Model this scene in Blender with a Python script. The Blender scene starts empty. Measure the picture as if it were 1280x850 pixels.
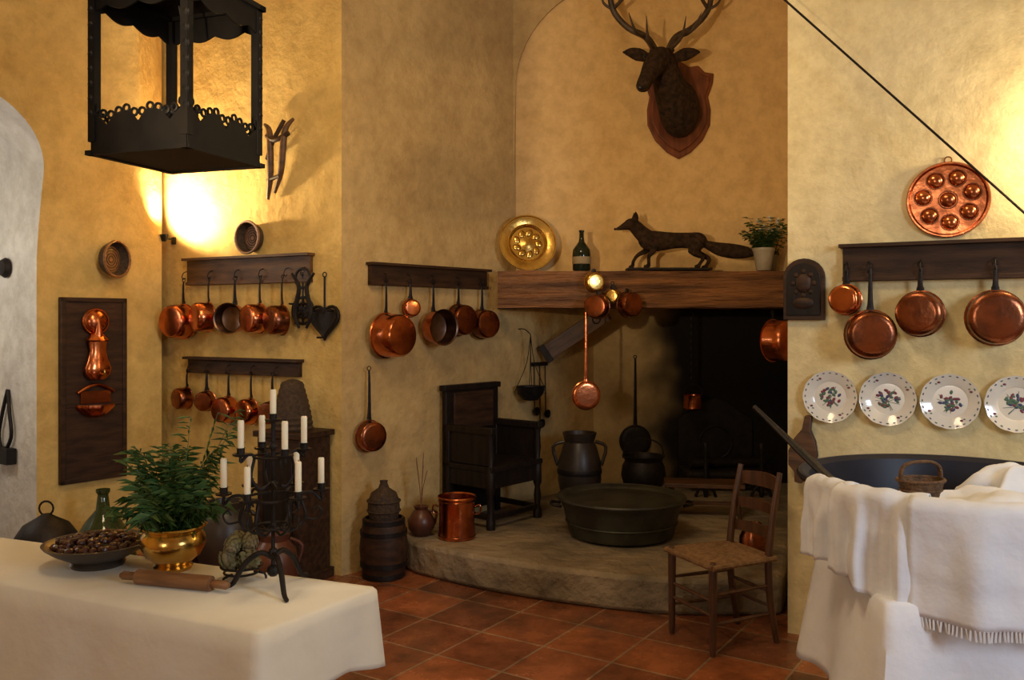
import bpy, math, random, bmesh
from mathutils import Matrix, Vector, noise
random.seed(7)
pi=math.pi; sin=math.sin; cos=math.cos
def T(x,y,z): return Matrix.Translation((x,y,z))
def R(deg,ax): return Matrix.Rotation(math.radians(deg),4,ax)
def S(x,y,z): return Matrix.Diagonal((x,y,z,1))
I4=Matrix.Identity(4)
# ------------------------------------------------------------------ materials
def newmat(name):
    m=bpy.data.materials.new(name); m.use_nodes=True
    return m,m.node_tree.nodes,m.node_tree.links,m.node_tree.nodes['Principled BSDF']
def mat(name,c1,c2=None,rough=.5,metal=0,ns=6,bump=0,bs=60,rvar=0,stretch=None,trans=0,sub=0,coat=0,bd=.01,spec=.5):
    m,N,L,b=newmat(name)
    b.inputs['Roughness'].default_value=rough; b.inputs['Metallic'].default_value=metal
    b.inputs['Base Color'].default_value=(*c1,1); b.inputs['Specular IOR Level'].default_value=spec
    if trans: b.inputs['Transmission Weight'].default_value=trans
    if sub: b.inputs['Subsurface Weight'].default_value=sub; b.inputs['Subsurface Scale'].default_value=.02
    if coat: b.inputs['Coat Weight'].default_value=coat
    tc=N.new('ShaderNodeTexCoord'); mp=N.new('ShaderNodeMapping'); L.new(tc.outputs['Object'],mp.inputs['Vector'])
    if stretch: mp.inputs['Scale'].default_value=stretch
    if c2 is not None or rvar:
        n=N.new('ShaderNodeTexNoise'); n.inputs['Scale'].default_value=ns; n.inputs['Detail'].default_value=6
        L.new(mp.outputs[0],n.inputs['Vector'])
        if c2 is not None:
            r=N.new('ShaderNodeValToRGB'); r.color_ramp.elements[0].position=.35; r.color_ramp.elements[1].position=.65
            r.color_ramp.elements[0].color=(*c1,1); r.color_ramp.elements[1].color=(*c2,1)
            L.new(n.outputs['Fac'],r.inputs[0]); L.new(r.outputs[0],b.inputs['Base Color'])
        if rvar:
            mr=N.new('ShaderNodeMapRange'); mr.inputs['To Min'].default_value=max(.03,rough-rvar); mr.inputs['To Max'].default_value=rough+rvar
            L.new(n.outputs['Fac'],mr.inputs[0]); L.new(mr.outputs[0],b.inputs['Roughness'])
    if bump:
        n2=N.new('ShaderNodeTexNoise'); n2.inputs['Scale'].default_value=bs; n2.inputs['Detail'].default_value=4
        L.new(mp.outputs[0],n2.inputs['Vector'])
        bp=N.new('ShaderNodeBump'); bp.inputs['Strength'].default_value=bump; bp.inputs['Distance'].default_value=bd
        L.new(n2.outputs['Fac'],bp.inputs['Height']); L.new(bp.outputs[0],b.inputs['Normal'])
    return m
copper=mat('copper',(.78,.25,.095),(.34,.095,.038),rough=.22,metal=1,ns=8,rvar=.12,bump=.14,bs=25)
copper_dk=mat('copper_aged',(.38,.12,.052),(.12,.045,.024),rough=.27,metal=1,ns=9,rvar=.12,bump=.14,bs=30)
tin=mat('tinned_interior',(.20,.12,.08),(.09,.055,.04),rough=.35,metal=1,ns=9)
brass=mat('brass',(.78,.50,.14),(.48,.27,.06),rough=.22,metal=1,ns=9,rvar=.08,bump=.15,bs=30)
iron=mat('wrought_iron',(.012,.010,.010),(.024,.018,.016),rough=.5,metal=.4,ns=20,bump=.2,bs=90,spec=.3)
blackmetal=mat('black_sheet_metal',(.004,.004,.005),(.008,.007,.007),rough=.5,metal=0,ns=12,spec=.18)
wood_dk=mat('dark_wood',(.024,.011,.006),(.058,.026,.012),rough=.55,ns=5,stretch=(1,6,6),bump=.2,bs=20,spec=.3)
wood_rk=mat('rack_wood',(.055,.024,.010),(.13,.058,.022),rough=.5,ns=5,stretch=(1,6,6),bump=.2,bs=20)
wood_blk=mat('black_oak',(.008,.0055,.0045),(.018,.011,.008),rough=.5,ns=5,stretch=(6,6,1),bump=.2,bs=20,spec=.25)
wood_beam=mat('beam_wood',(.075,.027,.008),(.28,.115,.036),rough=.6,ns=2.6,stretch=(.6,7,7),bump=1,bs=7,bd=.035)
wood_md=mat('warm_wood',(.15,.062,.023),(.26,.12,.05),rough=.45,ns=6,stretch=(1,8,8),bump=.15,bs=20)
wood_ch=mat('chair_wood',(.050,.020,.009),(.10,.040,.016),rough=.4,ns=6,stretch=(6,6,1))
rush=mat('rush_seat',(.24,.13,.055),(.14,.07,.028),rough=.75,ns=40,bump=.6,bs=90)
wicker=mat('wicker',(.17,.08,.03),(.08,.04,.016),rough=.7,ns=50,bump=.8,bs=120)
wicker_dk=mat('dark_wicker',(.035,.020,.012),(.075,.042,.02),rough=.75,ns=50,bump=.8,bs=120)
linen=mat('linen_cloth',(.80,.81,.84),(.70,.72,.77),rough=.85,ns=3,bump=.45,bs=14,bd=.014)
cloth_l=mat('table_linen',(.76,.72,.61),(.68,.63,.52),rough=.85,ns=3,bump=.4,bs=8,bd=.014)
candle=mat('candle_wax',(.86,.80,.62),rough=.5,sub=.3)
stone=mat('hearth_stone',(.34,.26,.165),(.13,.10,.065),rough=.8,ns=2.6,bump=1,bs=10,bd=.04)
leaf=mat('leaf_green',(.06,.15,.035),(.03,.08,.02),rough=.5,ns=20)
leaf2=mat('leaf_light',(.16,.26,.07),(.08,.15,.04),rough=.5,ns=20)
fur=mat('dark_fur',(.020,.012,.008),(.062,.034,.019),rough=.85,ns=30,bump=1,bs=150,bd=.01,spec=.2)
antlerm=mat('antler',(.035,.021,.013),(.085,.052,.032),rough=.5,ns=18,bump=.4,bs=50)
shieldm=mat('shield_wood',(.22,.062,.024),(.11,.03,.013),rough=.35,ns=5,stretch=(5,5,1))
glossblk=mat('glass_eye',(.005,.005,.005),rough=.08)
glassg=mat('green_glass',(.07,.10,.03),rough=.06,trans=.6)
bottleg=mat('dark_bottle_glass',(.010,.016,.008),rough=.08)
porcelain=mat('porcelain',(.80,.76,.68),rough=.15,coat=.4)
pl_g=mat('glaze_green',(.08,.16,.11),rough=.25); pl_r=mat('glaze_red',(.20,.045,.07),rough=.25); pl_b=mat('glaze_blue',(.05,.06,.16),rough=.25)
ceram=mat('pale_ceramic',(.42,.37,.28),(.30,.25,.18),rough=.4,ns=8)
terra=mat('glazed_terracotta',(.13,.04,.02),(.06,.022,.013),rough=.35,ns=5)
darkpot=mat('dark_stoneware',(.022,.015,.011),(.045,.03,.02),rough=.4,ns=6)
patina=mat('cauldron_patina',(.055,.053,.032),(.028,.024,.016),rough=.5,metal=.3,ns=6,bump=.3,bs=20)
tubm=mat('tub_enamel',(.007,.009,.022),(.015,.016,.028),rough=.45,metal=.1,ns=6,spec=.3)
chest=mat('chestnut',(.085,.026,.012),(.035,.012,.007),rough=.3,ns=30)
arti=mat('artichoke',(.14,.14,.065),(.21,.16,.09),rough=.6,ns=20)
flowerw=mat('white_petal',(.65,.62,.5),rough=.6)
whitelab=mat('label_paper',(.30,.22,.11),rough=.7)
lampm,N_,L_,b_=newmat('lamp_glass'); b_.inputs['Emission Color'].default_value=(1,.8,.5,1); b_.inputs['Emission Strength'].default_value=12

def plaster(name,c1,c2,ns=1.1,bump=.42):
    m,N,L,b=newmat(name); b.inputs['Roughness'].default_value=.85; b.inputs['Specular IOR Level'].default_value=.25
    tc=N.new('ShaderNodeTexCoord')
    n=N.new('ShaderNodeTexNoise'); n.inputs['Scale'].default_value=ns; n.inputs['Detail'].default_value=9; n.inputs['Roughness'].default_value=.62
    L.new(tc.outputs['Object'],n.inputs['Vector'])
    r=N.new('ShaderNodeValToRGB'); r.color_ramp.elements[0].position=.32; r.color_ramp.elements[1].position=.66
    r.color_ramp.elements[0].color=(*c1,1); r.color_ramp.elements[1].color=(*c2,1)
    L.new(n.outputs['Fac'],r.inputs[0])
    # fine mottling of the limewash
    n3=N.new('ShaderNodeTexNoise'); n3.inputs['Scale'].default_value=9; n3.inputs['Detail'].default_value=8; n3.inputs['Roughness'].default_value=.7
    L.new(tc.outputs['Object'],n3.inputs['Vector'])
    r3=N.new('ShaderNodeValToRGB'); r3.color_ramp.elements[0].position=.36; r3.color_ramp.elements[1].position=.60
    r3.color_ramp.elements[0].color=(.80,.77,.73,1); r3.color_ramp.elements[1].color=(1.03,1.03,1.03,1)
    L.new(n3.outputs['Fac'],r3.inputs[0])
    mm=N.new('ShaderNodeMixRGB'); mm.blend_type='MULTIPLY'; mm.inputs[0].default_value=.8
    L.new(r.outputs[0],mm.inputs[1]); L.new(r3.outputs[0],mm.inputs[2]); L.new(mm.outputs[0],b.inputs['Base Color'])
    n1=N.new('ShaderNodeTexNoise'); n1.inputs['Scale'].default_value=3.2; n1.inputs['Detail'].default_value=9; n1.inputs['Roughness'].default_value=.6
    L.new(tc.outputs['Object'],n1.inputs['Vector'])
    bp=N.new('ShaderNodeBump'); bp.inputs['Strength'].default_value=bump; bp.inputs['Distance'].default_value=.07
    L.new(n1.outputs['Fac'],bp.inputs['Height']); L.new(bp.outputs[0],b.inputs['Normal'])
    return m,N,L,b,mm,tc
pl_left=plaster('plaster_yellow',(.60,.39,.115),(.80,.57,.21),bump=.5)[0]  # wall tones differ mostly by lighting, put into the plaster colours
pl_mid=plaster('plaster_ochre_shade',(.50,.33,.135),(.66,.46,.20),bump=.5)[0]  # middle wall: shade painted in as a darker plaster tone
pl_right=plaster('plaster_cream',(.74,.60,.30),(.86,.73,.42),bump=.4)[0]
pl_hood=plaster('plaster_hood',(.72,.47,.19),(.81,.55,.25),bump=.28)[0]
pl_white=plaster('plaster_whitewash',(.56,.54,.49),(.74,.71,.64),ns=3)[0]
pl_soot,N,L,b,r,tc=plaster('plaster_soot',(.42,.29,.13),(.60,.43,.20))
sx=N.new('ShaderNodeSeparateXYZ'); L.new(tc.outputs['Object'],sx.inputs[0])
nn=N.new('ShaderNodeTexNoise'); nn.inputs['Scale'].default_value=2.5; L.new(tc.outputs['Object'],nn.inputs['Vector'])
ad=N.new('ShaderNodeMath'); ad.operation='MULTIPLY_ADD'; ad.inputs[1].default_value=.6; L.new(nn.outputs['Fac'],ad.inputs[0]); L.new(sx.outputs[0],ad.inputs[2])
mr=N.new('ShaderNodeMapRange'); mr.interpolation_type='SMOOTHSTEP'; mr.inputs['From Min'].default_value=1.3; mr.inputs['From Max'].default_value=1.75; L.new(ad.outputs[0],mr.inputs[0])
mx=N.new('ShaderNodeMixRGB'); mx.inputs[2].default_value=(.010,.007,.005,1); L.new(mr.outputs[0],mx.inputs[0]); L.new(r.outputs[0],mx.inputs[1]); L.new(mx.outputs[0],b.inputs['Base Color'])
# floor
floorm,N,L,b=newmat('terracotta_tiles')
tc=N.new('ShaderNodeTexCoord'); mp=N.new('ShaderNodeMapping'); mp.inputs['Rotation'].default_value=(0,0,math.radians(33)); L.new(tc.outputs['Object'],mp.inputs['Vector'])
bt=N.new('ShaderNodeTexBrick'); bt.offset=0; bt.squash=1
for k,v in (('Scale',1),('Mortar Size',.007),('Brick Width',.37),('Row Height',.37),('Bias',0),('Mortar Smooth',.3)): bt.inputs[k].default_value=v
bt.inputs['Color1'].default_value=(.44,.14,.052,1); bt.inputs['Color2'].default_value=(.17,.062,.032,1); bt.inputs['Mortar'].default_value=(.36,.23,.14,1)
L.new(mp.outputs[0],bt.inputs['Vector'])
nz=N.new('ShaderNodeTexNoise'); nz.inputs['Scale'].default_value=3.5; nz.inputs['Detail'].default_value=9; nz.inputs['Roughness'].default_value=.65; L.new(tc.outputs['Object'],nz.inputs['Vector'])
mx=N.new('ShaderNodeMixRGB'); mx.blend_type='MULTIPLY'; mx.inputs[0].default_value=.8; L.new(bt.outputs['Color'],mx.inputs[1])
rr=N.new('ShaderNodeValToRGB'); rr.color_ramp.elements[0].position=.33; rr.color_ramp.elements[0].color=(.25,.24,.24,1); rr.color_ramp.elements[1].position=.66; rr.color_ramp.elements[1].color=(1.25,1.2,1.1,1); L.new(nz.outputs['Fac'],rr.inputs[0]); L.new(rr.outputs[0],mx.inputs[2])
L.new(mx.outputs[0],b.inputs['Base Color'])
mr=N.new('ShaderNodeMapRange'); mr.inputs['To Min'].default_value=.08; mr.inputs['To Max'].default_value=.42; L.new(nz.outputs['Fac'],mr.inputs[0]); L.new(mr.outputs[0],b.inputs['Roughness'])
bp=N.new('ShaderNodeBump'); bp.inputs['Strength'].default_value=.5; bp.inputs['Distance'].default_value=.01; bp.invert=True; L.new(bt.outputs['Fac'],bp.inputs['Height'])
bp2=N.new('ShaderNodeBump'); bp2.inputs['Strength'].default_value=.3; bp2.inputs['Distance'].default_value=.02; L.new(nz.outputs['Fac'],bp2.inputs['Height']); L.new(bp.outputs[0],bp2.inputs['Normal']); L.new(bp2.outputs[0],b.inputs['Normal'])

# ------------------------------------------------------------------ mesh builder
def catmull(P,n=5):
    P=[list(p) for p in P]; out=[]
    for i in range(len(P)-1):
        a=P[max(i-1,0)];b=P[i];c=P[i+1];d=P[min(i+2,len(P)-1)]
        for k in range(n):
            t=k/n
            out.append([.5*((2*b[j])+(c[j]-a[j])*t+(2*a[j]-5*b[j]+4*c[j]-d[j])*t*t+(3*b[j]-a[j]-3*c[j]+d[j])*t**3) for j in range(len(b))])
    out.append(P[-1]); return out
class MB:
    def __init__(s): s.v=[];s.f=[];s.mi=[];s.mats=[];s.X=I4.copy()
    def add(s,vs,fs,m):
        if m not in s.mats: s.mats.append(m)
        k=s.mats.index(m); o=len(s.v)
        s.v+= [s.X@Vector(v) for v in vs]
        s.f+=[[o+i for i in f] for f in fs]; s.mi+=[k]*len(fs)
    def lathe(s,prof,m,seg=28,M=None,sc=None,wob=None):
        old=s.X
        if M is not None: s.X=s.X@M
        vs=[];rings=[]
        for r,z in prof:
            if r<1e-5: rings.append([len(vs)]); vs.append((0,0,z))
            else:
                ring=[]
                for k in range(seg):
                    a=2*pi*k/seg; q=r*(1+(wob(a,z) if wob else 0))
                    ring.append(len(vs)); vs.append((q*cos(a),q*sin(a),z))
                rings.append(ring)
        fs=[]
        for A,B in zip(rings,rings[1:]):
            if len(A)==1 and len(B)==1: continue
            for k in range(seg):
                j=(k+1)%seg
                if len(A)==1: fs.append([A[0],B[k],B[j]])
                elif len(B)==1: fs.append([A[k],B[0],A[j]])
                else: fs.append([A[k],B[k],B[j],A[j]])
        s.add(vs,fs,m); s.X=old
    def tube(s,pts,r,m,seg=8,sm=0,closed=False):
        n=len(pts)
        rr=[r]*n if not isinstance(r,(list,tuple)) else list(r)
        rr=[(q,q) if not isinstance(q,(list,tuple)) else q for q in rr]
        if sm:
            Q=catmull([list(p)+list(q) for p,q in zip(pts,rr)],sm)
            pts=[q[:3] for q in Q]; rr=[(max(q[3],1e-4),max(q[4],1e-4)) for q in Q]; n=len(pts)
        P=[Vector(p) for p in pts]
        tg=[]
        for i in range(n):
            a=P[(i-1)%n] if closed else P[max(i-1,0)]; b=P[(i+1)%n] if closed else P[min(i+1,n-1)]
            t=b-a; tg.append(t.normalized() if t.length>1e-9 else Vector((0,0,1)))
        ref=Vector((0,0,1)) if abs(tg[0].z)<.9 else Vector((0,1,0))
        side=tg[0].cross(ref).normalized(); vs=[];fs=[]
        for i in range(n):
            side=(side-tg[i]*side.dot(tg[i])).normalized(); up=side.cross(tg[i])
            for k in range(seg):
                a=2*pi*k/seg; vs.append(P[i]+side*cos(a)*rr[i][0]+up*sin(a)*rr[i][1])
        for i in range(n if closed else n-1):
            for k in range(seg):
                j=(k+1)%seg; i2=(i+1)%n
                fs.append([i*seg+k,i*seg+j,i2*seg+j,i2*seg+k])
        if not closed:
            fs.append(list(range(seg))[::-1]); fs.append([(n-1)*seg+k for k in range(seg)])
        s.add(vs,fs,m)
    def box(s,c,d,m,M=None):
        x,y,z=[q/2 for q in d]; old=s.X
        s.X=s.X@T(*c)@(M if M is not None else I4)
        vs=[(a*x,b*y,e*z) for a in(-1,1) for b in(-1,1) for e in(-1,1)]
        s.add(vs,[[0,1,3,2],[4,6,7,5],[0,4,5,1],[2,3,7,6],[0,2,6,4],[1,5,7,3]],m); s.X=old
    def ball(s,c,r,m,seg=16,rot=None):
        r=(r,r,r) if not isinstance(r,(tuple,list)) else r
        old=s.X; s.X=s.X@T(*c)@(rot if rot is not None else I4)@S(*r)
        k=seg//2; s.lathe([(sin(pi*i/k) if 0<i<k else 0,-cos(pi*i/k)) for i in range(k+1)],m,seg); s.X=old
    def prism(s,poly,y0,y1,m,M=None):
        old=s.X
        if M is not None: s.X=s.X@M
        n=len(poly); vs=[(x,y0,z) for x,z in poly]+[(x,y1,z) for x,z in poly]
        fs=[list(range(n)),list(range(n,2*n))[::-1]]+[[i,n+i,n+(i+1)%n,(i+1)%n] for i in range(n)]
        s.add(vs,fs,m); s.X=old
    def grid(s,fn,nu,nv,m):
        vs=[fn(i/nu,j/nv) for i in range(nu+1) for j in range(nv+1)]
        fs=[[i*(nv+1)+j,(i+1)*(nv+1)+j,(i+1)*(nv+1)+j+1,i*(nv+1)+j+1] for i in range(nu) for j in range(nv)]
        s.add(vs,fs,m)
    def ring(s,c,R_,r,m,axis='Z',seg=28,ts=6):
        pts=[]
        for k in range(seg):
            a=2*pi*k/seg
            p={'Z':(R_*cos(a),R_*sin(a),0),'Y':(R_*cos(a),0,R_*sin(a)),'X':(0,R_*cos(a),R_*sin(a))}[axis]
            pts.append((c[0]+p[0],c[1]+p[1],c[2]+p[2]))
        s.tube(pts,r,m,ts,closed=True)
    def build(s,name,M=I4,bevel=0,solid=0,remesh=0,ang=38,recalc=True):
        me=bpy.data.meshes.new(name); me.from_pydata([tuple(v) for v in s.v],[],s.f)
        for m in s.mats: me.materials.append(m)
        me.polygons.foreach_set('material_index',s.mi); me.update()
        if recalc:
            bm=bmesh.new(); bm.from_mesh(me); bmesh.ops.recalc_face_normals(bm,faces=bm.faces); bm.to_mesh(me); bm.free()
        me.polygons.foreach_set('use_smooth',[True]*len(me.polygons))
        try: me.set_sharp_from_angle(angle=math.radians(ang))
        except Exception: pass
        o=bpy.data.objects.new(name,me); bpy.context.scene.collection.objects.link(o); o.matrix_world=M
        if remesh:
            q=o.modifiers.new('r','REMESH'); q.mode='VOXEL'; q.voxel_size=remesh; q.use_smooth_shade=True
            q=o.modifiers.new('s','SMOOTH'); q.factor=.6; q.iterations=4
        if solid:
            q=o.modifiers.new('s','SOLIDIFY'); q.thickness=solid; q.offset=0
        if bevel:
            q=o.modifiers.new('b','BEVEL'); q.width=bevel; q.segments=2; q.limit_method='ANGLE'; q.angle_limit=math.radians(40)
        return o
# ------------------------------------------------------------------ wall frames (x right, y into wall, z up)
Pc=(-2.51,6.3); PB=(-2.45,6.155); P1=(-1.065,5.5); P2=(.03,6.8); PR=(1.41,4.5)
WD={'B':(PB,(.596,.803)),'A':(Pc,(.875,-.484)),'M':(P1,(.644,.765)),'R':(PR,(.879,-.478)),'H':(P2,(1,0)),'I':((.7,7.6),(1,0))}
def WM(w,s,z,d=0):
    (x,y),(ux,uy)=WD[w]; u=Vector((ux,uy,0)).normalized(); n=Vector((-u.y,u.x,0))
    if w=='B': s=-s
    p=Vector((x,y,z))+u*s-n*d
    return Matrix(((u.x,n.x,0,p.x),(u.y,n.y,0,p.y),(0,0,1,p.z),(0,0,0,1)))
def slab(name,a,b,z0,z1,th,m):
    a=Vector((*a,0)); b=Vector((*b,0)); u=(b-a).normalized(); n=Vector((-u.y,u.x,0))*th
    mb=MB(); vs=[]
    for p in (a,b,b+n,a+n):
        vs+=[(p.x,p.y,z0),(p.x,p.y,z1)]
    mb.add(vs,[[0,2,3,1],[2,4,5,3],[4,6,7,5],[6,0,1,7],[0,6,4,2],[1,3,5,7]],m)
    return mb.build(name,recalc=True)
ZC=4.7
slab('wall_alcove',(-3.05,6.599),P1,0,ZC,.2,pl_left)
slab('wall_middle',P1,(.704,7.6),0,ZC,.2,pl_mid)
mb=MB(); mb.box((1.2,7.3,(1.74+ZC)/2),(3.0,1.0,ZC-1.74),pl_hood); mb.build('wall_chimney')
slab('wall_hearth_back',(.6,7.6),(2.9,7.6),0,ZC,.2,pl_soot)
slab('wall_right',PR,(4.6,2.766),0,ZC,.2,pl_right)
mb=MB(); vs=[]
for p in ((1.41,4.5),(1.58,4.6),(2.9,7.8),(2.56,7.8)): vs+=[(p[0],p[1],0),(p[0],p[1],ZC)]
mb.add(vs,[[0,2,3,1],[2,4,5,3],[4,6,7,5],[6,0,1,7],[0,6,4,2],[1,3,5,7]],pl_right); mb.build('wall_return')
slab('wall_rear',(4.6,-2.6),(-4.7,-2.6),0,ZC,.2,pl_right)
slab('wall_west',(-4.6,-2.6),(-4.6,3.6),0,ZC,.2,pl_left)
slab('wall_east',(4.6,2.9),(4.6,-2.6),0,ZC,.2,pl_right)
# chimney arch rim
pts=[]
for k in range(17):
    a=pi-k/16*pi/2; pts.append((1.08+1.05*cos(a),3.40+.88*sin(a)))
mb=MB(); mb.prism([(-.03,2.6),(.01,2.6)]+pts+[(1.08,ZC),(-.03,ZC)],6.775,6.805,pl_mid); mb.build('trim_chimney_arch')
# left wall with arched opening and vault swelling
mb=MB()
uB=Vector((.596,.803,0)).normalized(); nB=Vector((.803,-.596,0)).normalized(); C0=Vector((*PB,0))
def offB(s_,z):
    if z<1.95: return 0
    f=.55*((z-1.95)/2)**1.4; sa=.05+.42*(z-1.95)/1.8
    return f*min(s_/sa,1)
def pB(s_,z): return C0-uB*s_+nB*offB(s_,z)+Vector((0,0,z))
def zb(s_): return 2.5+.48*math.sqrt(max(0,1-((s_-1.51)/.66)**2))
mb.grid(lambda u,v:pB(u*.85,v*ZC),24,60,pl_left)
mb.grid(lambda u,v:(lambda s_:pB(s_,zb(s_)+(ZC-zb(s_))*v))(.85+1.32*(1-cos(u*pi))/2),32,24,pl_left)
mb.grid(lambda u,v:pB(2.17+u*2.3,v*ZC),10,20,pl_left)
def edge(t):
    if t<.3: return pB(.85,2.5*t/.3)
    if t>.7: return pB(2.17,2.5*(1-t)/.3)
    u=(t-.3)/.4; s_=.85+1.32*(1-cos(u*pi))/2; return pB(s_,zb(s_))
mb.grid(lambda u,v:edge(u)-nB*.62*v,80,2,pl_white)
rp=[(-2.45,6.155),(-2.49,6.185),(-2.64,5.98),(-2.9,6.53)]
mb.add([(x,y,z) for x,y in rp for z in (0,ZC)],[[0,2,3,1],[2,4,5,3],[4,6,7,5]],pl_left)
mb.build('wall_left',ang=60,recalc=False)
a=C0-uB*3.0-nB*.6; b=C0-uB*.5-nB*.6
slab('wall_recess',(a.x,a.y),(b.x,b.y),0,3.4,.15,pl_white)
mb=MB(); mb.box((0,2.5,-.05),(9.6,10.8,.1),floorm); mb.build('floor')
mb=MB(); mb.box((0,2.5,ZC+.05),(9.6,10.8,.1),pl_right); mb.build('ceiling')
# hearth platform
out=catmull([(-.62,5.54),(-.2,5.22),(.3,4.95),(.86,4.76),(1.46,4.76)],5)
poly=[(p[0],p[1]) for p in out]+[(1.56,5.0),(2.45,7.58),(.72,7.585),(-.77,5.80)]
mb=MB(); n=len(poly)
mb.add([(x,y,.001) for x,y in poly]+[(x,y,.2) for x,y in poly],[list(range(n))[::-1],list(range(n,2*n))]+[[i,(i+1)%n,n+(i+1)%n,n+i] for i in range(n)],stone)
mb.build('hearth_platform',bevel=.025)
# mantel beam
def beamf(u,v):
    x=-.105+2.12*u; a=v*2*pi
    sx_=cos(a); sz_=sin(a); k=max(abs(sx_),abs(sz_)); qx,qz=sx_/k,sz_/k
    return (x,6.58+.205*qx*(1-.03*abs(qz))+.014*noise.noise((x*3,qx*2,qz*2)),1.822+.137*qz*(1-.03*abs(qx))+.012*noise.noise((x*4,qx*2,qz*2+5)))
mb=MB(); mb.grid(beamf,50,32,wood_beam)
mb.grid(lambda u,v:(lambda p:(p[0],6.58+(p[1]-6.58)*u,1.822+(p[2]-1.822)*u))(beamf(0,v)),3,32,wood_beam)
mb.build('mantel_beam',ang=50)

# ------------------------------------------------------------------ racks & pans
def rack(name,w,s0,s1,z0,z1,m,hooks):
    mb=MB(); Lr=s1-s0; h=z1-z0
    mb.box((Lr/2,-.018,h/2),(Lr,.03,h),m); mb.box((Lr/2,-.035,h+.008),(Lr+.03,.07,.018),m)
    mb.box((Lr/2,-.026,.012),(Lr,.046,.022),m)
    for q in hooks:
        x=q-s0; zc=h*.45
        mb.tube([(x,-.03,zc+.02),(x,-.06,zc+.01),(x,-.075,zc-.02),(x,-.06,zc-.035),(x,-.045,zc-.025)],.0035,iron,6,sm=3)
    return mb.build(name,WM(w,s0,z0),bevel=.003)
def pan(name,M,r,h,L,yaw,m=copper,open_out=False,hm=None,pitch=0):
    hm=hm or iron
    mb=MB()
    zc=-(L+r)
    mb.ring((0,0,-.008),.013,.003,hm,'Y',12,6)
    mb.tube([(0,0,-.02),(0,-.004,-.3*L),(0,-.004,-.75*L),(0,0,-L-.0)],[(.007,.003),(.009,.004),(.012,.004),(.017,.004)],hm,8,sm=3)
    mb.tube([(0,0,-L+.02),(0,-.004,-L-.01),(0,-.02,-L-.02)],[(.016,.004),(.02,.004),(.018,.004)],hm,8)
    prof=[(r*1.05,0),(r*1.06,.004),(r*1.0,.007),(r*.985,h*.55),(r*.95,h*.86),(r*.86,h*.97),(r*.7,h),(0,h*.985)]
    inn=[(r*1.05,0),(r*.97,.006),(r*.95,h*.6),(r*.9,h*.88),(r*.75,h*.95),(0,h*.95)]
    A=T(0,0,zc)@(R(90,'X') if not open_out else T(0,-h,0)@R(-90,'X'))
    mb.lathe(prof,m,32,A); mb.lathe(inn,tin,32,A)
    for sx_ in (-.008,.008): mb.ball((sx_,-.006,-L-.006),.003,copper_dk,6)
    return mb.build(name,M@R(yaw,'Z')@R(pitch,'X'),recalc=False)
def pans(w,rows,hz,name='copper_saucepan'):
    for s_,z,r,h,y,m,oo in rows:
        pan(name,WM(w,s_,hz,.045+r*abs(sin(math.radians(y)))*.7),r,h,hz-z-r,y,m,oo)
rack('pan_rack','A',.30,1.42,1.84,2.01,wood_rk,[.30,.55,.80,1.02,1.24,1.38])
pans('A',((.29,1.59,.118,.13,4,copper,False),(.555,1.62,.100,.11,-18,copper,False),(.80,1.61,.098,.10,18,copper,True),(1.02,1.61,.095,.11,-12,copper,False),(1.22,1.60,.095,.10,-18,copper_dk,False)),1.885)
rack('pan_rack','A',.31,1.33,1.235,1.33,wood_dk,[.35,.52,.72,.94,1.15])
pans('A',((.33,1.06,.075,.09,-10,copper_dk,False),(.53,1.05,.068,.07,20,copper_dk,False),(.72,1.0,.088,.09,0,copper,False),(.94,1.0,.085,.08,-12,copper,False),(1.12,1.0,.075,.07,5,copper_dk,False)),1.255)
rack('pan_rack','M',.21,1.33,1.825,1.955,wood_dk,[.32,.53,.75,1.0,1.24])
pans('M',((.32,1.50,.142,.16,4,copper,False),(.53,1.68,.06,.05,-20,copper,False),(.75,1.55,.118,.12,-5,copper,True),(1.00,1.60,.11,.10,-5,copper_dk,False),(1.24,1.57,.105,.1,-12,copper_dk,False)),1.865)
pan('copper_frying_pan',WM('M',.18,1.30,.05),.098,.07,.34,-10,copper_dk,False)
rack('pan_rack','R',.27,1.9,1.79,1.955,wood_dk,[.29,.39,.62,.93,1.3,1.65])
pans('R',((.29,1.70,.074,.06,-10,copper,False),(.40,1.53,.115,.09,12,copper_dk,False),(.62,1.63,.105,.07,-8,copper_dk,False),(.93,1.61,.122,.07,8,copper_dk,False),(1.3,1.6,.12,.08,-10,copper,False),(1.65,1.6,.11,.08,5,copper_dk,False)),1.87)
# ladles hanging from mantel beam
pan('copper_skimmer',T(.53,6.30,1.74),.10,.03,.58,8,copper,hm=copper)
pan('brass_ladle',T(.585,6.29,1.96),.07,.06,.02,10,brass)
pan('copper_ladle',T(.61,6.23,1.80),.085,.08,.02,-25,copper_dk)
pan('copper_ladle',T(.82,6.28,1.82),.09,.08,.02,30,copper_dk)
pan('brass_ladle',T(.72,6.30,1.87),.050,.04,.05,-20,brass)
pan('copper_saucepan',T(1.84,6.22,1.66),.145,.15,.06,40,copper)
pan('iron_frying_pan',WM('I',.36,1.29,.02),.13,.05,.60,0,iron,hm=iron)

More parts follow.
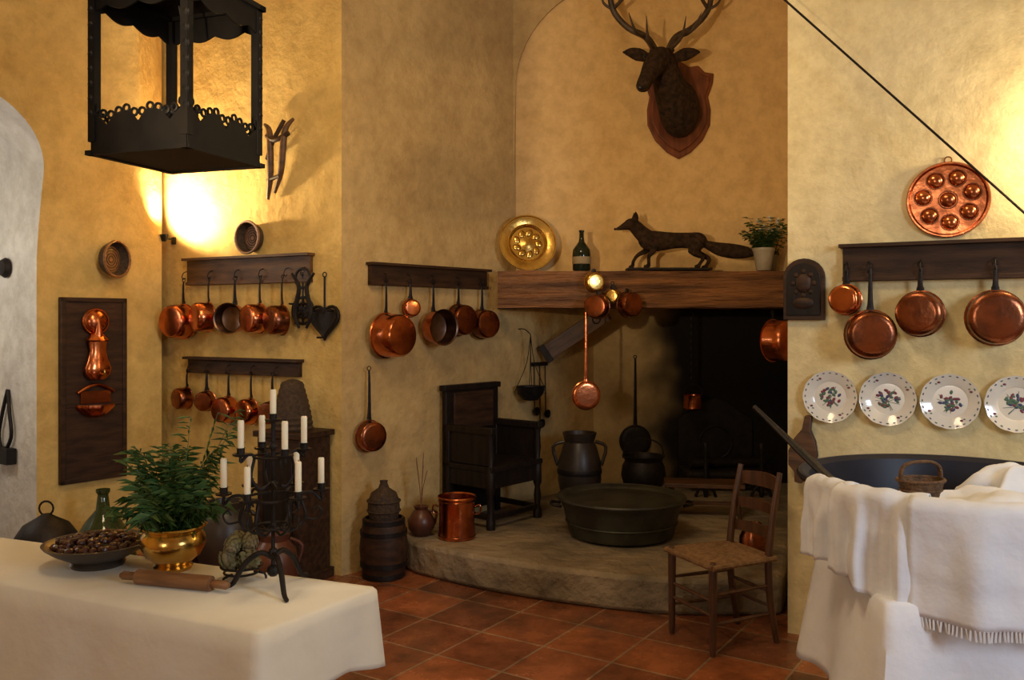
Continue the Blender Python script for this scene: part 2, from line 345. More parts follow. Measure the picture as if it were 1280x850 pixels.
# ------------------------------------------------------------------ right wall: plates, mould, plaque
def plate(name,M,r):
    mb=MB(); A=R(90,'X')
    mb.lathe([(0,.006),(r*.58,.006),(r*.64,.012),(r*.97,.024),(r,.026),(r*.99,.020),(r*.62,.006),(r*.5,0),(0,0)],porcelain,72,A,wob=lambda a,z:(.02*abs(cos(a*6))-.01)*(1 if z>.015 else 0))
    for k in range(24):
        a=2*pi*k/24; rr=r*.92
        mb.ball((rr*cos(a),-.0235,rr*sin(a)),(r*.05,.0015,r*.022),pl_b if k%2 else pl_g,8,R(-math.degrees(a)+90,'Y'))
    for k in range(4):
        a=2*pi*k/4+.5; rr=r*.78
        mb.ball((rr*cos(a),-.0185,rr*sin(a)),(r*.06,.002,r*.04),pl_r,8)
        mb.ball((rr*cos(a+.14),-.0185,rr*sin(a+.14)),(r*.04,.002,r*.025),pl_g,8)
    rnd=random.Random(int(r*1e5)+int(M[0][3]*100))
    for k in range(30):
        a=rnd.random()*6.28; q=r*.38*math.sqrt(rnd.random())
        mb.ball((q*cos(a),-.0065,q*sin(a)*.9),(r*.085,.0018,r*.055),rnd.choice([pl_r,pl_r,pl_g,pl_g,pl_b]),8,R(rnd.random()*180,'Y'))
    for k in range(7):
        a=rnd.random()*6.28; mb.tube([(0,-.007,-.1*r),(r*.45*cos(a),-.007,r*.45*sin(a))],.0012,pl_g,5)
    return mb.build(name,M)
for s_ in (.21,.475,.745,1.015,1.285): plate('decorative_plate',WM('R',s_,1.218,.012)@R(-3,'X'),.128)
mb=MB(); r=.178; A=R(90,'X')
mb.lathe([(0,.004),(r*.90,.004),(r*.95,.0),(r,.0),(r*1.01,.012),(r*.98,.024),(r*.93,.022),(r*.9,.010),(0,.010)],copper,48,A)
for k in range(7):
    a=2*pi*k/7+.3; mb.ball((r*.6*cos(a),-.012,r*.6*sin(a)),(r*.2,.022,r*.2),copper,16); mb.ring((r*.6*cos(a),-.012,r*.6*sin(a)),r*.22,.003,copper_dk,'Y',18)
mb.ball((0,-.012,0),(r*.2,.022,r*.2),copper,16); mb.ring((0,-.012,0),r*.23,.003,copper_dk,'Y',18)
mb.ring((0,-.02,0),r*.96,.006,copper,'Y',48); mb.ring((0,-.006,r*1.05),.016,.003,copper_dk,'Y',14)
mb.build('copper_egg_mould',WM('R',.735,2.165,.004))
mb=MB(); w=.1; pl=[(-w,-.155),(w,-.155),(w,.06)]+[(w*cos(a*pi/12),.06+.095*sin(a*pi/12)) for a in range(1,12)]+[(-w,.06)]
mb.prism(pl,-.035,0,wood_dk); mb.prism([(x*.82,z*.85) for x,z in pl],-.042,-.034,wood_blk)
mb.ball((0,-.042,.03),(.04,.012,.05),wood_dk,12); mb.ball((0,-.042,-.07),(.055,.012,.03),wood_dk,12)
for k in range(8): mb.ball((.05*cos(k*pi/4),-.042,.03+.06*sin(k*pi/4)),(.014,.008,.014),wood_dk,8)
mb.build('carved_butter_board',WM('R',.085,1.755,.003),bevel=.003)
mb=MB(); bl=[(.016,.17),(.02,.10),(.05,.05),(.07,-.02),(.06,-.09),(.025,-.12),(.018,-.17),(-.018,-.17),(-.025,-.12),(-.06,-.09),(-.07,-.02),(-.05,.05),(-.02,.10),(-.016,.17)]
mb.prism(bl,-.012,0,wood_rk); mb.prism([(x*.9,z*.85) for x,z in bl],-.04,-.011,wood_blk); mb.prism(bl,-.052,-.039,wood_rk)
mb.build('wooden_bellows',WM('R',.085,.95,.004)@R(8,'Y'),bevel=.003)
a=Vector((1.337,4.3,3.16)); dv=Vector((.903,-.45,-1.09))
mb=MB(); mb.tube([a-dv*1.41,a+dv*1.25],.0055,iron,8); e=a+dv*1.25; mb.ball(tuple(e),.02,iron,10); mb.tube([tuple(e),tuple(e+Vector((.06,.11,0)))],.008,iron,8)
mb.build('tie_rod')
# ------------------------------------------------------------------ deer trophy
mb=MB()
sh=[(0,-.42),(.09,-.37),(.18,-.28),(.24,-.16),(.245,-.04),(.225,.06),(.26,.16),(.27,.24),(.20,.25),(.15,.30),(.08,.29),(0,.34)]
sh=sh+[(-x,z) for x,z in sh[-2:0:-1]]
mb.prism(sh,-.025,0,shieldm); mb.prism([(x*.88,z*.88) for x,z in sh],-.045,-.024,shieldm)
sp=mb.build('shield',I4,bevel=.008)
hd=MB()
hd.tube([(.0,-.03,.0),(-.02,-.12,-.03),(-.08,-.22,.04),(-.14,-.31,.14),(-.19,-.38,.24),(-.225,-.44,.255),(-.28,-.52,.185),(-.335,-.59,.085),(-.375,-.65,.005),(-.385,-.665,-.02)],
        [(.15,.22),(.15,.20),(.13,.165),(.11,.13),(.095,.105),(.09,.092),(.076,.078),(.055,.06),(.050,.048),(.025,.024)],fur,20,sm=4)
HX=-.195
for k in (-1,1):
    hd.tube([(HX+k*.07,-.38,.28),(HX+k*.15,-.36,.31),(HX+k*.22,-.36,.33),(HX+k*.29,-.37,.33)],[(.02,.02),(.028,.05),(.022,.042),(.005,.008)],fur,10,sm=3)
    hd.tube([(HX+k*.04,-.40,.30),(HX+k*.05,-.39,.35)],[.034,.03],fur,10)
hd.tube([(.0,-.1,-.14),(-.04,-.2,-.10),(-.09,-.28,-.01),(-.14,-.34,.08)],[(.09,.06),(.09,.07),(.08,.06),(.055,.045)],fur,12,sm=3)
hm=hd.build('head',I4,remesh=.012)
ex=MB()
for k in (-1,1):
    ex.ball((-.252+k*.078,-.455+k*.03,.268),.018,glossblk,12)
    ex.ball((-.383+k*.02,-.665,.01),(.008,.01,.008),glossblk,8)
ex.ball((-.388,-.672,-.008),(.030,.016,.02),glossblk,12)
x0=HX
for k in (-1,1):
    W=[(x0+k*.05,-.38,.34),(x0+k*.11,-.34,.45),(x0+k*.24,-.31,.53),(x0+k*.35,-.32,.66),(x0+k*.37,-.34,.84),(x0+k*.31,-.36,1.0),(x0+k*.25,-.36,1.12)]
    ex.tube(W,[.028,.025,.023,.022,.020,.017,.006],antlerm,10,sm=4)
    ex.ring(W[0],.032,.011,antlerm,'Z',12)
    for b0,b1,b2,r0 in ((W[0],(x0+k*.12,-.50,.40),(x0+k*.14,-.56,.53),.015),(W[1],(x0+k*.20,-.44,.46),(x0+k*.26,-.52,.57),.015),(W[3],(x0+k*.26,-.42,.74),(x0+k*.22,-.46,.84),.014),
                     (W[3],(x0+k*.42,-.34,.70),(x0+k*.45,-.36,.80),.012),(W[4],(x0+k*.43,-.36,.93),(x0+k*.44,-.38,1.04),.012),(W[5],(x0+k*.38,-.38,1.08),(x0+k*.39,-.4,1.18),.012),(W[5],(x0+k*.22,-.44,1.03),(x0+k*.18,-.48,1.12),.011)):
        ex.tube([b0,b1,b2],[r0,r0*.8,.002],antlerm,8,sm=4)
an=ex.build('antlers',I4)
par=bpy.data.objects.new('mounted_stag_head',None); bpy.context.scene.collection.objects.link(par); par.matrix_world=WM('H',1.255,3.26,.001)
for o in (sp,hm,an): o.parent=par
for o in (hm,an): o.location=(.0,-.02,-.04)
# ------------------------------------------------------------------ fox
mb=MB()
mb.tube([(-.13,0,.235),(-.09,0,.205),(-.01,0,.20),(.10,0,.205),(.2,0,.205),(.28,0,.195),(.32,0,.175)],[(.048,.062),(.058,.078),(.056,.074),(.048,.06),(.05,.06),(.054,.068),(.03,.035)],fur,16,sm=4)
mb.tube([(-.09,0,.21),(-.15,0,.26),(-.20,-.005,.31),(-.23,-.01,.325)],[(.05,.066),(.046,.058),(.045,.05),(.042,.04)],fur,14,sm=4)
mb.tube([(-.19,0,.32),(-.23,-.01,.325),(-.27,-.015,.31),(-.31,-.02,.295),(-.345,-.022,.285)],[(.034,.034),(.052,.044),(.036,.031),(.020,.018),(.008,.009)],fur,14,sm=4)
for k in (-1,1):
    mb.tube([(-.20,k*.028,.345),(-.195,k*.038,.385),(-.20,k*.042,.42)],[(.026,.014),(.021,.012),(.003,.003)],fur,8,sm=2)
mb.tube([(.30,0,.19),(.36,0,.165),(.44,.01,.14),(.55,.015,.125),(.64,.01,.115),(.70,.0,.10)],[.024,.036,.052,.056,.042,.008],fur,14,sm=4)
def leg(pts,rs): mb.tube(pts,rs,fur,10,sm=3)
leg([(-.09,-.035,.20),(-.06,-.038,.14),(-.10,-.038,.085),(-.10,-.038,.03),(-.105,-.038,.012),(-.14,-.038,.01)],[.038,.026,.016,.014,.015,.012])
leg([(-.09,.035,.20),(-.10,.038,.14),(-.17,.038,.10),(-.205,.038,.05),(-.21,.038,.014),(-.24,.038,.01)],[.038,.026,.016,.014,.015,.012])
leg([(.27,-.035,.19),(.22,-.04,.125),(.30,-.04,.08),(.275,-.04,.03),(.27,-.04,.013),(.235,-.04,.01)],[.055,.036,.017,.014,.015,.012])
leg([(.28,.035,.19),(.26,.04,.12),(.36,.04,.075),(.345,.04,.03),(.34,.04,.013),(.305,.04,.01)],[.055,.036,.017,.014,.015,.012])
fx=mb.build('body',I4,remesh=.007)
m2=MB(); m2.box((.05,0,-.009),(.62,.16,.018),wood_blk); m2.ball((-.255,-.05,.33),.007,glossblk,8); m2.ball((-.348,-.022,.287),.010,glossblk,8)
fb=m2.build('plinth',I4,bevel=.004)
par=bpy.data.objects.new('stuffed_fox',None); bpy.context.scene.collection.objects.link(par); par.matrix_world=T(1.11,6.53,1.985)
for o in (fx,fb): o.parent=par
mb=MB(); r=.212
mb.lathe([(0,.016),(r*.12,.014),(r*.25,.006),(r*.60,.006),(r*.68,.020),(r*.72,.024),(r*.97,.028),(r,.034),(r*1.01,.028),(r*.72,.018),(r*.64,0),(0,0)],brass,56,R(90,'X'))
for k in range(9):
    a=2*pi*k/9; mb.ball((r*.40*cos(a),-.005,r*.40*sin(a)),(r*.16,.008,r*.12),brass,12,R(-math.degrees(a)+35,'Y'))
mb.ring((0,-.032,0),r,.006,brass,'Y',48); mb.ring((0,-.02,0),r*.70,.004,brass,'Y',48)
mb.build('brass_charger_plate',T(.115,6.61,2.172)@R(8,'Z')@R(-12,'X'))
mb=MB(); mb.lathe([(0,0),(.06,0),(.066,.008),(.068,.12),(.064,.155),(.04,.19),(.022,.215),(.017,.25),(.0165,.285),(.020,.288),(.020,.298),(.016,.30),(0,.30)],bottleg,28)
mb.lathe([(.0668,.05),(.0690,.055),(.0690,.10),(.0668,.105)],whitelab,28)
mb.build('wine_bottle',T(.514,6.5,1.963))
def potlathe(mb,r,h,m): mb.lathe([(0,0),(r*.62,0),(r*.7,.01),(r*.95,h*.8),(r*1.0,h*.86),(r*1.06,h*.9),(r*1.06,h),(r*.95,h),(r*.92,h*.9),(0,h*.88)],m,28)
def plant(mb,n,h,spread,ll,lw,ms,z0=0,dens=12,seed=1,droop=.5,r0=.02,upw=0):
    rn=random.Random(seed)
    for i in range(n):
        a=rn.random()*2*pi; sp=spread*(.15+.85*rn.random()); hh=h*(.45+.55*rn.random())
        p0=Vector((r0*cos(a),r0*sin(a),z0)); d=Vector((cos(a),sin(a),0))
        pts=[]
        for k in range(8):
            t=k/7; pts.append(p0+d*sp*t**1.3+Vector((0,0,hh*(t-droop*.45*t**3))))
        mb.tube(pts,[.0022*(1-.6*k/7) for k in range(8)],ms[0],5)
        for k in range(dens):
            t=.15+.85*k/(dens-1); f=t*7; j=min(int(f),6); p=pts[j].lerp(pts[j+1],f-j)
            for sgn in (-1,1):
                b=a+sgn*(.7+.6*rn.random())+rn.random()*.4; L_=ll*(.6+.6*rn.random())
                dd=Vector((cos(b),sin(b),.25-.5*rn.random()+upw)).normalized(); sd=dd.cross(Vector((0,0,1))).normalized()*lw*.5
                q1=p+dd*L_*.5+Vector((0,0,.06*L_)); q2=p+dd*L_-Vector((0,0,.3*L_*droop))
                mb.add([p,q1+sd,q2,q1-sd],[[0,1,2],[0,2,3]],ms[rn.randrange(len(ms))])
mb=MB(); potlathe(mb,.078,.165,ceram); plant(mb,30,.27,.21,.058,.04,[leaf,leaf2],.14,7,3,.3)
mb.build('potted_ivy',T(1.85,6.47,1.963),recalc=False)
mb=MB(); potlathe(mb,.05,.13,ceram); plant(mb,20,.33,.11,.045,.035,[leaf,leaf2],.11,6,9,.2)
rn=random.Random(4)
for k in range(34):
    mb.ball((rn.uniform(-.13,.07),rn.uniform(-.07,.05),rn.uniform(.26,.42)),.014,flowerw,8)
mb.build('potted_white_flowers',T(1.97,6.68,1.963),recalc=False)

# ------------------------------------------------------------------ hearth objects
mb=MB(); Wd=.55;D=.44
mb.box((Wd/2,-.03,.48),(Wd,.04,.86),wood_blk); mb.box((Wd/2,-.03,.925),(Wd+.04,.06,.04),wood_blk)
mb.box((Wd/2,-.055,.76),(Wd-.14,.02,.26),wood_dk)
for x in (.025,Wd-.025):
    mb.box((x,-.24,.655),(.05,.46,.045),wood_blk)
    mb.lathe([(.03,0),(.03,.06),(.018,.08),(.026,.16),(.018,.22),(.03,.25),(.03,.40),(.018,.42),(.026,.5),(.02,.60),(.028,.64)],wood_blk,14,T(x,-D,0))
    mb.box((x,-.05,.32),(.05,.05,.64),wood_blk)
    mb.box((x,-.24,.08),(.03,.38,.035),wood_blk)
    mb.box((x,-.24,.34),(.03,.38,.14),wood_blk)
    mb.box((x,-.24,.53),(.018,.38,.22),wood_blk)
mb.box((Wd/2,-.24,.40),(Wd,.46,.035),wood_blk); mb.box((Wd/2,-D,.33),(Wd-.05,.025,.12),wood_blk); mb.box((Wd/2,-D,.08),(Wd-.05,.03,.035),wood_blk)
mb.build('oak_armchair',WM('M',.85,.2,.03),bevel=.004)
mb=MB(); mb.lathe([(0,0),(.115,0),(.12,.005),(.112,.13),(.118,.25),(.126,.262),(.122,.27),(.115,.262),(.108,.13),(.11,.02),(0,.02)],copper,32)
for k in (-1,1): mb.tube([(k*.118,0,.2),(k*.15,0,.21),(k*.15,0,.16),(k*.116,0,.15)],.006,copper_dk,8,sm=3)
mb.ring((0,0,.24),.119,.004,copper_dk); mb.ring((0,0,.02),.119,.004,copper_dk)
mb.build('copper_bucket',T(-.355,5.66,.201))
mb=MB(); mb.lathe([(0,0),(.05,0),(.085,.05),(.09,.1),(.06,.15),(.04,.17),(.05,.19),(.04,.185),(0,.15)],terra,24); mb.tube([(.05,0,.16),(.1,0,.15),(.085,0,.07)],.008,terra,8,sm=3)
for k in range(5):
    a=k*1.3; mb.tube([(0,0,.15),(.01*cos(a),.01*sin(a),.3),(.04*cos(a),.04*sin(a),.42+.03*k)],.003,wood_md,5,sm=2)
mb.build('jug_with_dried_stems',T(-.59,5.72,.201))
def barrel(mb,r,h,m,hoop):
    mb.lathe([(0,0),(r*.82,0),(r*.93,h*.2),(r,h*.5),(r*.93,h*.8),(r*.82,h),(r*.76,h),(r*.76,h*.95),(0,h*.95)],m,32,wob=lambda a,z:.006*abs(sin(a*10)))
    for t in (.06,.24,.76,.94):
        q=r*(.82+.18*(1-(2*t-1)**2)); mb.lathe([(q*1.0,h*t-.014),(q*1.03,h*t-.014),(q*1.03,h*t+.014),(q*1.0,h*t+.014)],hoop,32)
mb=MB(); barrel(mb,.15,.37,wood_dk,iron); mb.build('wooden_barrel',T(-.80,5.49,0.001))
mb=MB(); mb.lathe([(0,0),(.085,0),(.10,.06),(.10,.12),(.08,.17),(.035,.20),(.022,.23),(.026,.245),(0,.245)],wicker_dk,24,wob=lambda a,z:.02*sin(z*250))
mb.ring((0,0,.06),.102,.006,wicker_dk); mb.ring((0,0,.12),.102,.006,wicker_dk); mb.build('wicker_flagon',T(-.80,5.49,.354))
mb=MB(); mb.lathe([(0,0),(.30,0),(.335,.02),(.375,.18),(.40,.235),(.415,.245),(.415,.26),(.39,.26),(.37,.245),(.36,.235),(0,.245)],patina,56)
mb.ring((0,0,.252),.408,.012,patina,'Z',56); mb.ring((0,0,.10),.358,.006,patina,'Z',56)
for k in (-1,1): mb.tube([(k*.39,-.06,.2),(k*.45,-.05,.21),(k*.45,.05,.21),(k*.39,.06,.2)],.010,iron,8,sm=3)
mb.build('large_cauldron',T(.71,5.72,.201))
mb=MB(); mb.lathe([(0,0),(.11,0),(.13,.03),(.165,.2),(.165,.32),(.13,.44),(.11,.48),(.125,.53),(.13,.55),(.115,.55),(.1,.48),(0,.46)],darkpot,32)
for k in (-1,1): mb.tube([(k*.12,0,.48),(k*.2,0,.44),(k*.165,0,.30)],.013,darkpot,8,sm=3)
mb.lathe([(.166,.24),(.170,.25),(.170,.27),(.166,.28)],iron,32)
mb.build('stoneware_urn',T(.51,6.65,.201))
mb=MB(); mb.lathe([(0,.1),(.09,.105),(.15,.15),(.17,.22),(.16,.29),(.14,.33),(.155,.36),(.165,.37),(.15,.37),(.13,.33),(.14,.2),(0,.12)],iron,32)
for k in range(3): a=k*2.1+.4; mb.tube([(.10*cos(a),.10*sin(a),.13),(.14*cos(a),.14*sin(a),0.005)],[.016,.012],iron,8)
mb.tube([(-.155,0,.35),(-.13,0,.45),(0,0,.5),(.13,0,.45),(.155,0,.35)],.006,iron,6,sm=4)
mb.build('iron_cooking_pot',T(1.0,6.7,.2))
mb=MB(); mb.box((0,0,.24),(.55,.24,.03),wood_rk)
for x in (-.22,.22):
    for y in (-.08,.08): mb.tube([(x,y,.23),(x*1.1,y*1.1,.005)],[.018,.014],wood_rk,8)
mb.box((0,0,.1),(.44,.02,.025),wood_rk)
mb.build('low_wooden_bench',T(1.36,6.25,.2)@R(-8,'Z'),bevel=.004)
mb=MB()
for x in (-.22,.22):
    mb.lathe([(.015,.0),(.02,.05),(.012,.1),(.018,.2),(.012,.3),(.02,.36),(.028,.40),(.02,.43),(0,.44)],iron,12,T(x,-.2,0))
    mb.tube([(x-.08,-.2,.005),(x-.05,-.2,.07),(x,-.2,.09),(x+.05,-.2,.07),(x+.08,-.2,.005)],.012,iron,8,sm=3); mb.box((x,.03,.09),(.025,.46,.025),iron); mb.box((x,.25,.045),(.025,.025,.09),iron)
for k in range(4):
    mb.tube([(-.33,-.05+.1*k,.15),(.33,-.05+.09*k,.15)],.045,wood_blk,10)
mb.tube([(-.3,.02,.235),(.32,.1,.23)],.045,wood_blk,10)
mb.build('andirons_with_logs',T(1.75,7.15,.2))
mb=MB(); mb.prism([(-.32,0),(.32,0),(.32,.55),(.2,.62),(.1,.70),(0,.73),(-.1,.70),(-.2,.62),(-.32,.55)],-.03,0,iron); mb.ring((0,-.035,.35),.14,.012,iron,'Y'); mb.build('cast_iron_fireback',WM('I',1.05,.2,.005),bevel=.005)
mb=MB(); mb.lathe([(0,0),(.07,0),(.078,.01),(.074,.11),(.08,.12),(.072,.118),(.068,.02),(0,.015)],copper,28)
mb.tube([(-.076,0,.11),(-.06,0,.18),(0,0,.21),(.06,0,.18),(.076,0,.11)],.004,iron,6,sm=3)
for k in range(22): mb.ring((0,0,.225+.031*k),.016,.004,iron,'Y' if k%2 else 'X',10,5)
mb.build('pot_on_chain',T(1.50,7.3,.86))
mb=MB(); mb.box((0,0,0),(.62,.05,.13),wood_rk); mb.box((-.28,-.03,0),(.05,.02,.15),iron); mb.ring((.2,-.03,0),.03,.006,iron,'Y',14)
mb.build('slanted_wooden_brace',T(.50,6.98,1.49)@R(-34,'Y'),bevel=.004)
mb=MB()
for k in range(4):
    a=k*pi/2+.6; mb.tube([(0,0,.42),(.03*cos(a),.03*sin(a),.2),(.105*cos(a),.105*sin(a),.02)],.003,iron,5,sm=3)
mb.lathe([(0,-.09),(.06,-.08),(.10,-.03),(.11,.02),(.115,.025),(.10,.02),(.09,-.03),(0,-.07)],iron,24)
mb.tube([(0,0,.42),(0,.06,.46),(0,.12,.46)],.004,iron,6,sm=2)
for k in range(6): mb.tube([(.11*cos(k),.11*sin(k),.01),(.13*cos(k),.13*sin(k),-.03)],.003,iron,5)
mb.build('hanging_iron_kettle',WM('M',1.72,1.07,.13))
mb=MB()
for x0_,l in ((-.05,.35),(.02,.45),(.09,.38)):
    mb.tube([(x0_,-.01,0),(x0_,-.015,-l)],.004,iron,6); mb.lathe([(0,0),(.03,.005),(.035,.02)],iron,14,T(x0_,-.02,-l-.02)@R(90,'X'))
mb.box((.02,-.008,.0),(.2,.016,.03),iron); mb.build('hanging_utensils',WM('M',1.96,1.25,.003))
mb=MB(); mb.lathe([(0,0),(.07,0),(.08,.03),(.075,.12),(.05,.17),(.055,.2),(.048,.2),(.04,.17),(0,.15)],copper_dk,28); mb.tube([(.05,0,.18),(.11,0,.16),(.078,0,.06)],.007,copper_dk,8,sm=3)
mb.build('copper_jug',T(1.42,5.2,.201))
# ------------------------------------------------------------------ left alcove items
mb=MB(); mb.box((0,-.16,.45),(.34,.28,.86),wood_dk); mb.box((0,-.16,.90),(.38,.32,.035),wood_dk); mb.box((0,-.16,.03),(.38,.31,.06),wood_dk)
mb.box((0,-.305,.47),(.24,.012,.62),wood_blk); mb.ball((.09,-.315,.5),.012,brass,8); mb.build('oak_pedestal_cabinet',WM('A',1.42,0.001,.015),bevel=.004)
mb=MB(); pr=[(0,0),(.125,0)]
for k in range(9): t=k/9; pr+=[(.125*(1-.55*t**1.4)+.006,.02+.30*t-.008),(.125*(1-.55*t**1.4)-.003,.02+.30*t+.008)]
pr+=[(.03,.31),(0,.315)]; mb.lathe(pr,wicker_dk,28); mb.build('straw_beehive',WM('A',1.40,.919,.17))
def heart(r): return [(r*.062*16*sin(t)**3,0,r*.062*(13*cos(t)-5*cos(2*t)-2*cos(3*t)-cos(4*t))) for t in [2*pi*k/32 for k in range(32)]]
for s_,z,r,kind in ((1.36,1.66,.085,0),(1.54,1.60,.115,1)):
    mb=MB()
    if kind: 
        mb.tube(heart(r),.011,iron,6,closed=True); mb.prism([(p[0]*.85,p[2]*.85) for p in heart(r)],-.006,.006,iron)
    else:
        mb.ring((0,0,0),r,.010,iron,'Y'); mb.ring((0,0,0),r*.55,.008,iron,'Y')
        for k in range(4): mb.box((0,0,0),(.014,.008,r*2),iron,R(45*k,'Y'))
    mb.tube([(0,0,r*.4),(0,0,r+.1),(.0,0,r+.16)],.007,iron,6); mb.ring((0,0,r+.17),.015,.004,iron,'Y',12)
    for k in ((-.6,.5),(.6,.5),(0,-.95)): mb.tube([(k[0]*r,0,k[1]*r),(k[0]*r,-.07,k[1]*r)],.007,iron,6)
    mb.build('iron_trivet',WM('A',s_,z,.03))
mb=MB()
for dx in (-.03,.03): mb.tube([(dx*3,0,.14),(dx,-.0,.05),(dx*2.2,0,-.10),(dx,0,-.2)],[.009,.014,.014,.008],iron,8,sm=4)
mb.ring((0,0,.11),.06,.009,iron,'Y'); mb.build('iron_grill_tongs',WM('A',1.45,1.75,.13))
def strainer(name,M,r,m=wicker_dk):
    mb=MB(); mb.lathe([(0,-.0),(r*.8,.0),(r,.055),(r*1.04,.055),(r*1.04,.045),(r*.85,-.008),(0,-.008)],m,32,R(90,'X')); mb.ring((0,-.055,0),r,.009,wood_md,'Y')
    mb.lathe([(0,.004),(r*.72,.004),(r*.74,.001)],wood_md,32,R(90,'X'))
    for k in range(4): mb.ring((0,-.006,0),r*(.18+.15*k),.003,m,'Y',24,5)
    return mb.build(name,M)
strainer('round_basket',WM('A',.91,2.145,.015),.105)
strainer('round_sieve',WM('B',.40,2.0,.05)@R(20,'Z'),.118,wicker_dk)
mb=MB()
mb.tube([(-.10,-.03,-.24),(-.06,-.05,-.1),(-.05,-.06,.05),(-.07,-.05,.2),(-.12,-.04,.25)],[.010,.020,.022,.020,.010],wood_rk,10,sm=4)
mb.tube([(-.04,-.03,-.20),(.03,-.05,-.08),(.06,-.06,.08),(.07,-.05,.2),(.13,-.04,.26)],[.010,.019,.022,.019,.010],wood_rk,10,sm=4)
mb.tube([(-.09,-.05,.17),(.0,-.07,.13),(.10,-.05,.17)],.017,wood_dk,8,sm=3); mb.tube([(-.08,-.05,-.12),(.03,-.06,-.1)],.014,wood_dk,8); mb.tube([(-.10,-.04,.02),(-.02,-.06,.14),(.05,-.04,.26)],.014,wood_dk,8,sm=2)
mb.tube([(0,-.003,.15),(0,-.06,.14)],.006,iron,6)
mb.build('wooden_yoke_clamp',WM('A',1.16,2.63,.0))
mb=MB(); mb.box((0,-.018,0),(.44,.03,1.19),wood_dk)
for x in (-.205,.205): mb.box((x,-.036,0),(.03,.012,1.19),wood_dk)
for z in (-.58,.58): mb.box((0,-.036,z),(.44,.012,.03),wood_dk)
mb.box((0,-.036,-.1),(.38,.01,.02),wood_dk)
pb=mb.build('backboard',I4,bevel=.004)
mb=MB()
mb.lathe([(0,0),(.075,0),(.08,.01),(.075,.03),(.05,.05),(.02,.06),(0,.06)],copper,28,T(0,-.035,.44)@R(90,'X')); mb.ring((0,-.05,.44),.082,.008,copper,'Y')
mb.tube([(0,-.08,.44),(0,-.085,.40),(0,-.08,.34)],[.018,.02,.03],copper,12)
body=[(0,-.16),(.05,-.155),(.085,-.12),(.09,-.08),(.07,-.03),(.055,.03),(.062,.09),(.08,.10),(.05,.13),(.018,.155),(0,.17)]
old=mb.X; mb.X=T(0,-.075,.22)@S(1,.55,1); mb.lathe(body,copper,32); mb.X=old
mb.tube([(0,-.12,.10),(0,-.16,.10)],.008,brass,8); mb.ball((0,-.16,.115),(.006,.006,.018),brass,8)
mb.X=T(0,-.04,-.12)
def basin(u,v):
    a=pi+pi*u; r=.125*(.35+.65*min(1,v*1.2)) ; return (r*cos(a)*(1+.04*cos(u*pi*8)),r*.8*sin(a)*(1+.04*cos(u*pi*8)),-.06+.085*v**1.5)
mb.grid(basin,24,8,copper); mb.X=I4.copy()
mb.box((0,-.045,-.05),(.20,.01,.08),copper); mb.tube([(-.12,-.05,-.02),(-.06,-.05,.015),(0,-.05,.03),(.06,-.05,.015),(.12,-.05,-.02)],.012,copper,8,sm=3)
fo=mb.build('fountain',I4)
par=bpy.data.objects.new('copper_wall_fountain',None); bpy.context.scene.collection.objects.link(par); par.matrix_world=WM('B',.50,1.15,.003)
for o in (pb,fo): o.parent=par
mb=MB(); mb.lathe([(0,0),(.13,0),(.17,.04),(.19,.16),(.17,.28),(.10,.40),(.04,.47),(.03,.56),(.04,.575),(.04,.59),(.025,.59),(.022,.5)],glassg,32); mb.build('glass_demijohn',T(-2.44,5.25,.001))
mb=MB(); mb.lathe([(0,0),(.15,0),(.15,.36),(.165,.37),(.16,.39),(.12,.45),(.05,.49),(.02,.51),(0,.51)],iron,24) 
for k in range(12): a=k*pi/6; mb.tube([(.152*cos(a),.152*sin(a),.02),(.152*cos(a),.152*sin(a),.36)],.006,iron,5)
mb.ring((0,0,.54),.04,.006,iron,'Y',14); mb.build('iron_charcoal_bin',T(-2.62,4.95,.001))
mb=MB(); mb.lathe([(0,0),(.10,0),(.15,.1),(.18,.25),(.16,.38),(.11,.45),(.12,.49),(.10,.49),(.09,.44),(0,.4)],darkpot,32)
for k in (-1,1): mb.tube([(k*.12,0,.44),(k*.19,0,.40),(k*.17,0,.30)],.012,darkpot,8,sm=3)
mb.build('oil_jar',T(-1.76,5.40,.001))
mb=MB(); mb.lathe([(0,0),(.09,0),(.12,.06),(.14,.18),(.12,.28),(.08,.33),(.09,.37),(.08,.37),(.07,.32),(0,.3)],terra,32); mb.tube([(.09,0,.34),(.16,0,.3),(.135,0,.2)],.01,terra,8,sm=3); mb.build('terracotta_jug',T(-1.37,5.08,.001))
mb=MB(); mb.lathe([(0,0),(.09,0),(.15,.08),(.17,.22),(.14,.34),(.09,.40),(.1,.44),(.09,.44),(.08,.4),(0,.38)],terra,32); mb.build('terracotta_jar',T(-2.08,5.55,.001))
# fittings on the whitewashed jamb of the opening
def jamb(dep,z,off=.003):
    p=C0-uB*(.85+off)-nB*dep
    return Matrix(((nB.x,uB.x,0,p.x),(nB.y,uB.y,0,p.y),(0,0,1,z),(0,0,0,1)))
mb=MB(); mb.lathe([(0,0),(.06,.0),(.066,.015),(.05,.04),(0,.05)],iron,20,R(90,'X')); mb.build('iron_wall_knob',jamb(.384,1.937))
mb=MB(); mb.tube([(0,-.01,.25),(-.05,-.02,.1),(-.10,-.02,-.05),(-.04,-.02,-.15),(.07,-.02,-.05),(.05,-.02,.1),(0,-.01,.25)],.012,iron,8,sm=4); mb.box((0,-.035,-.17),(.22,.06,.10),iron); mb.build('leather_harness',jamb(.36,.90))
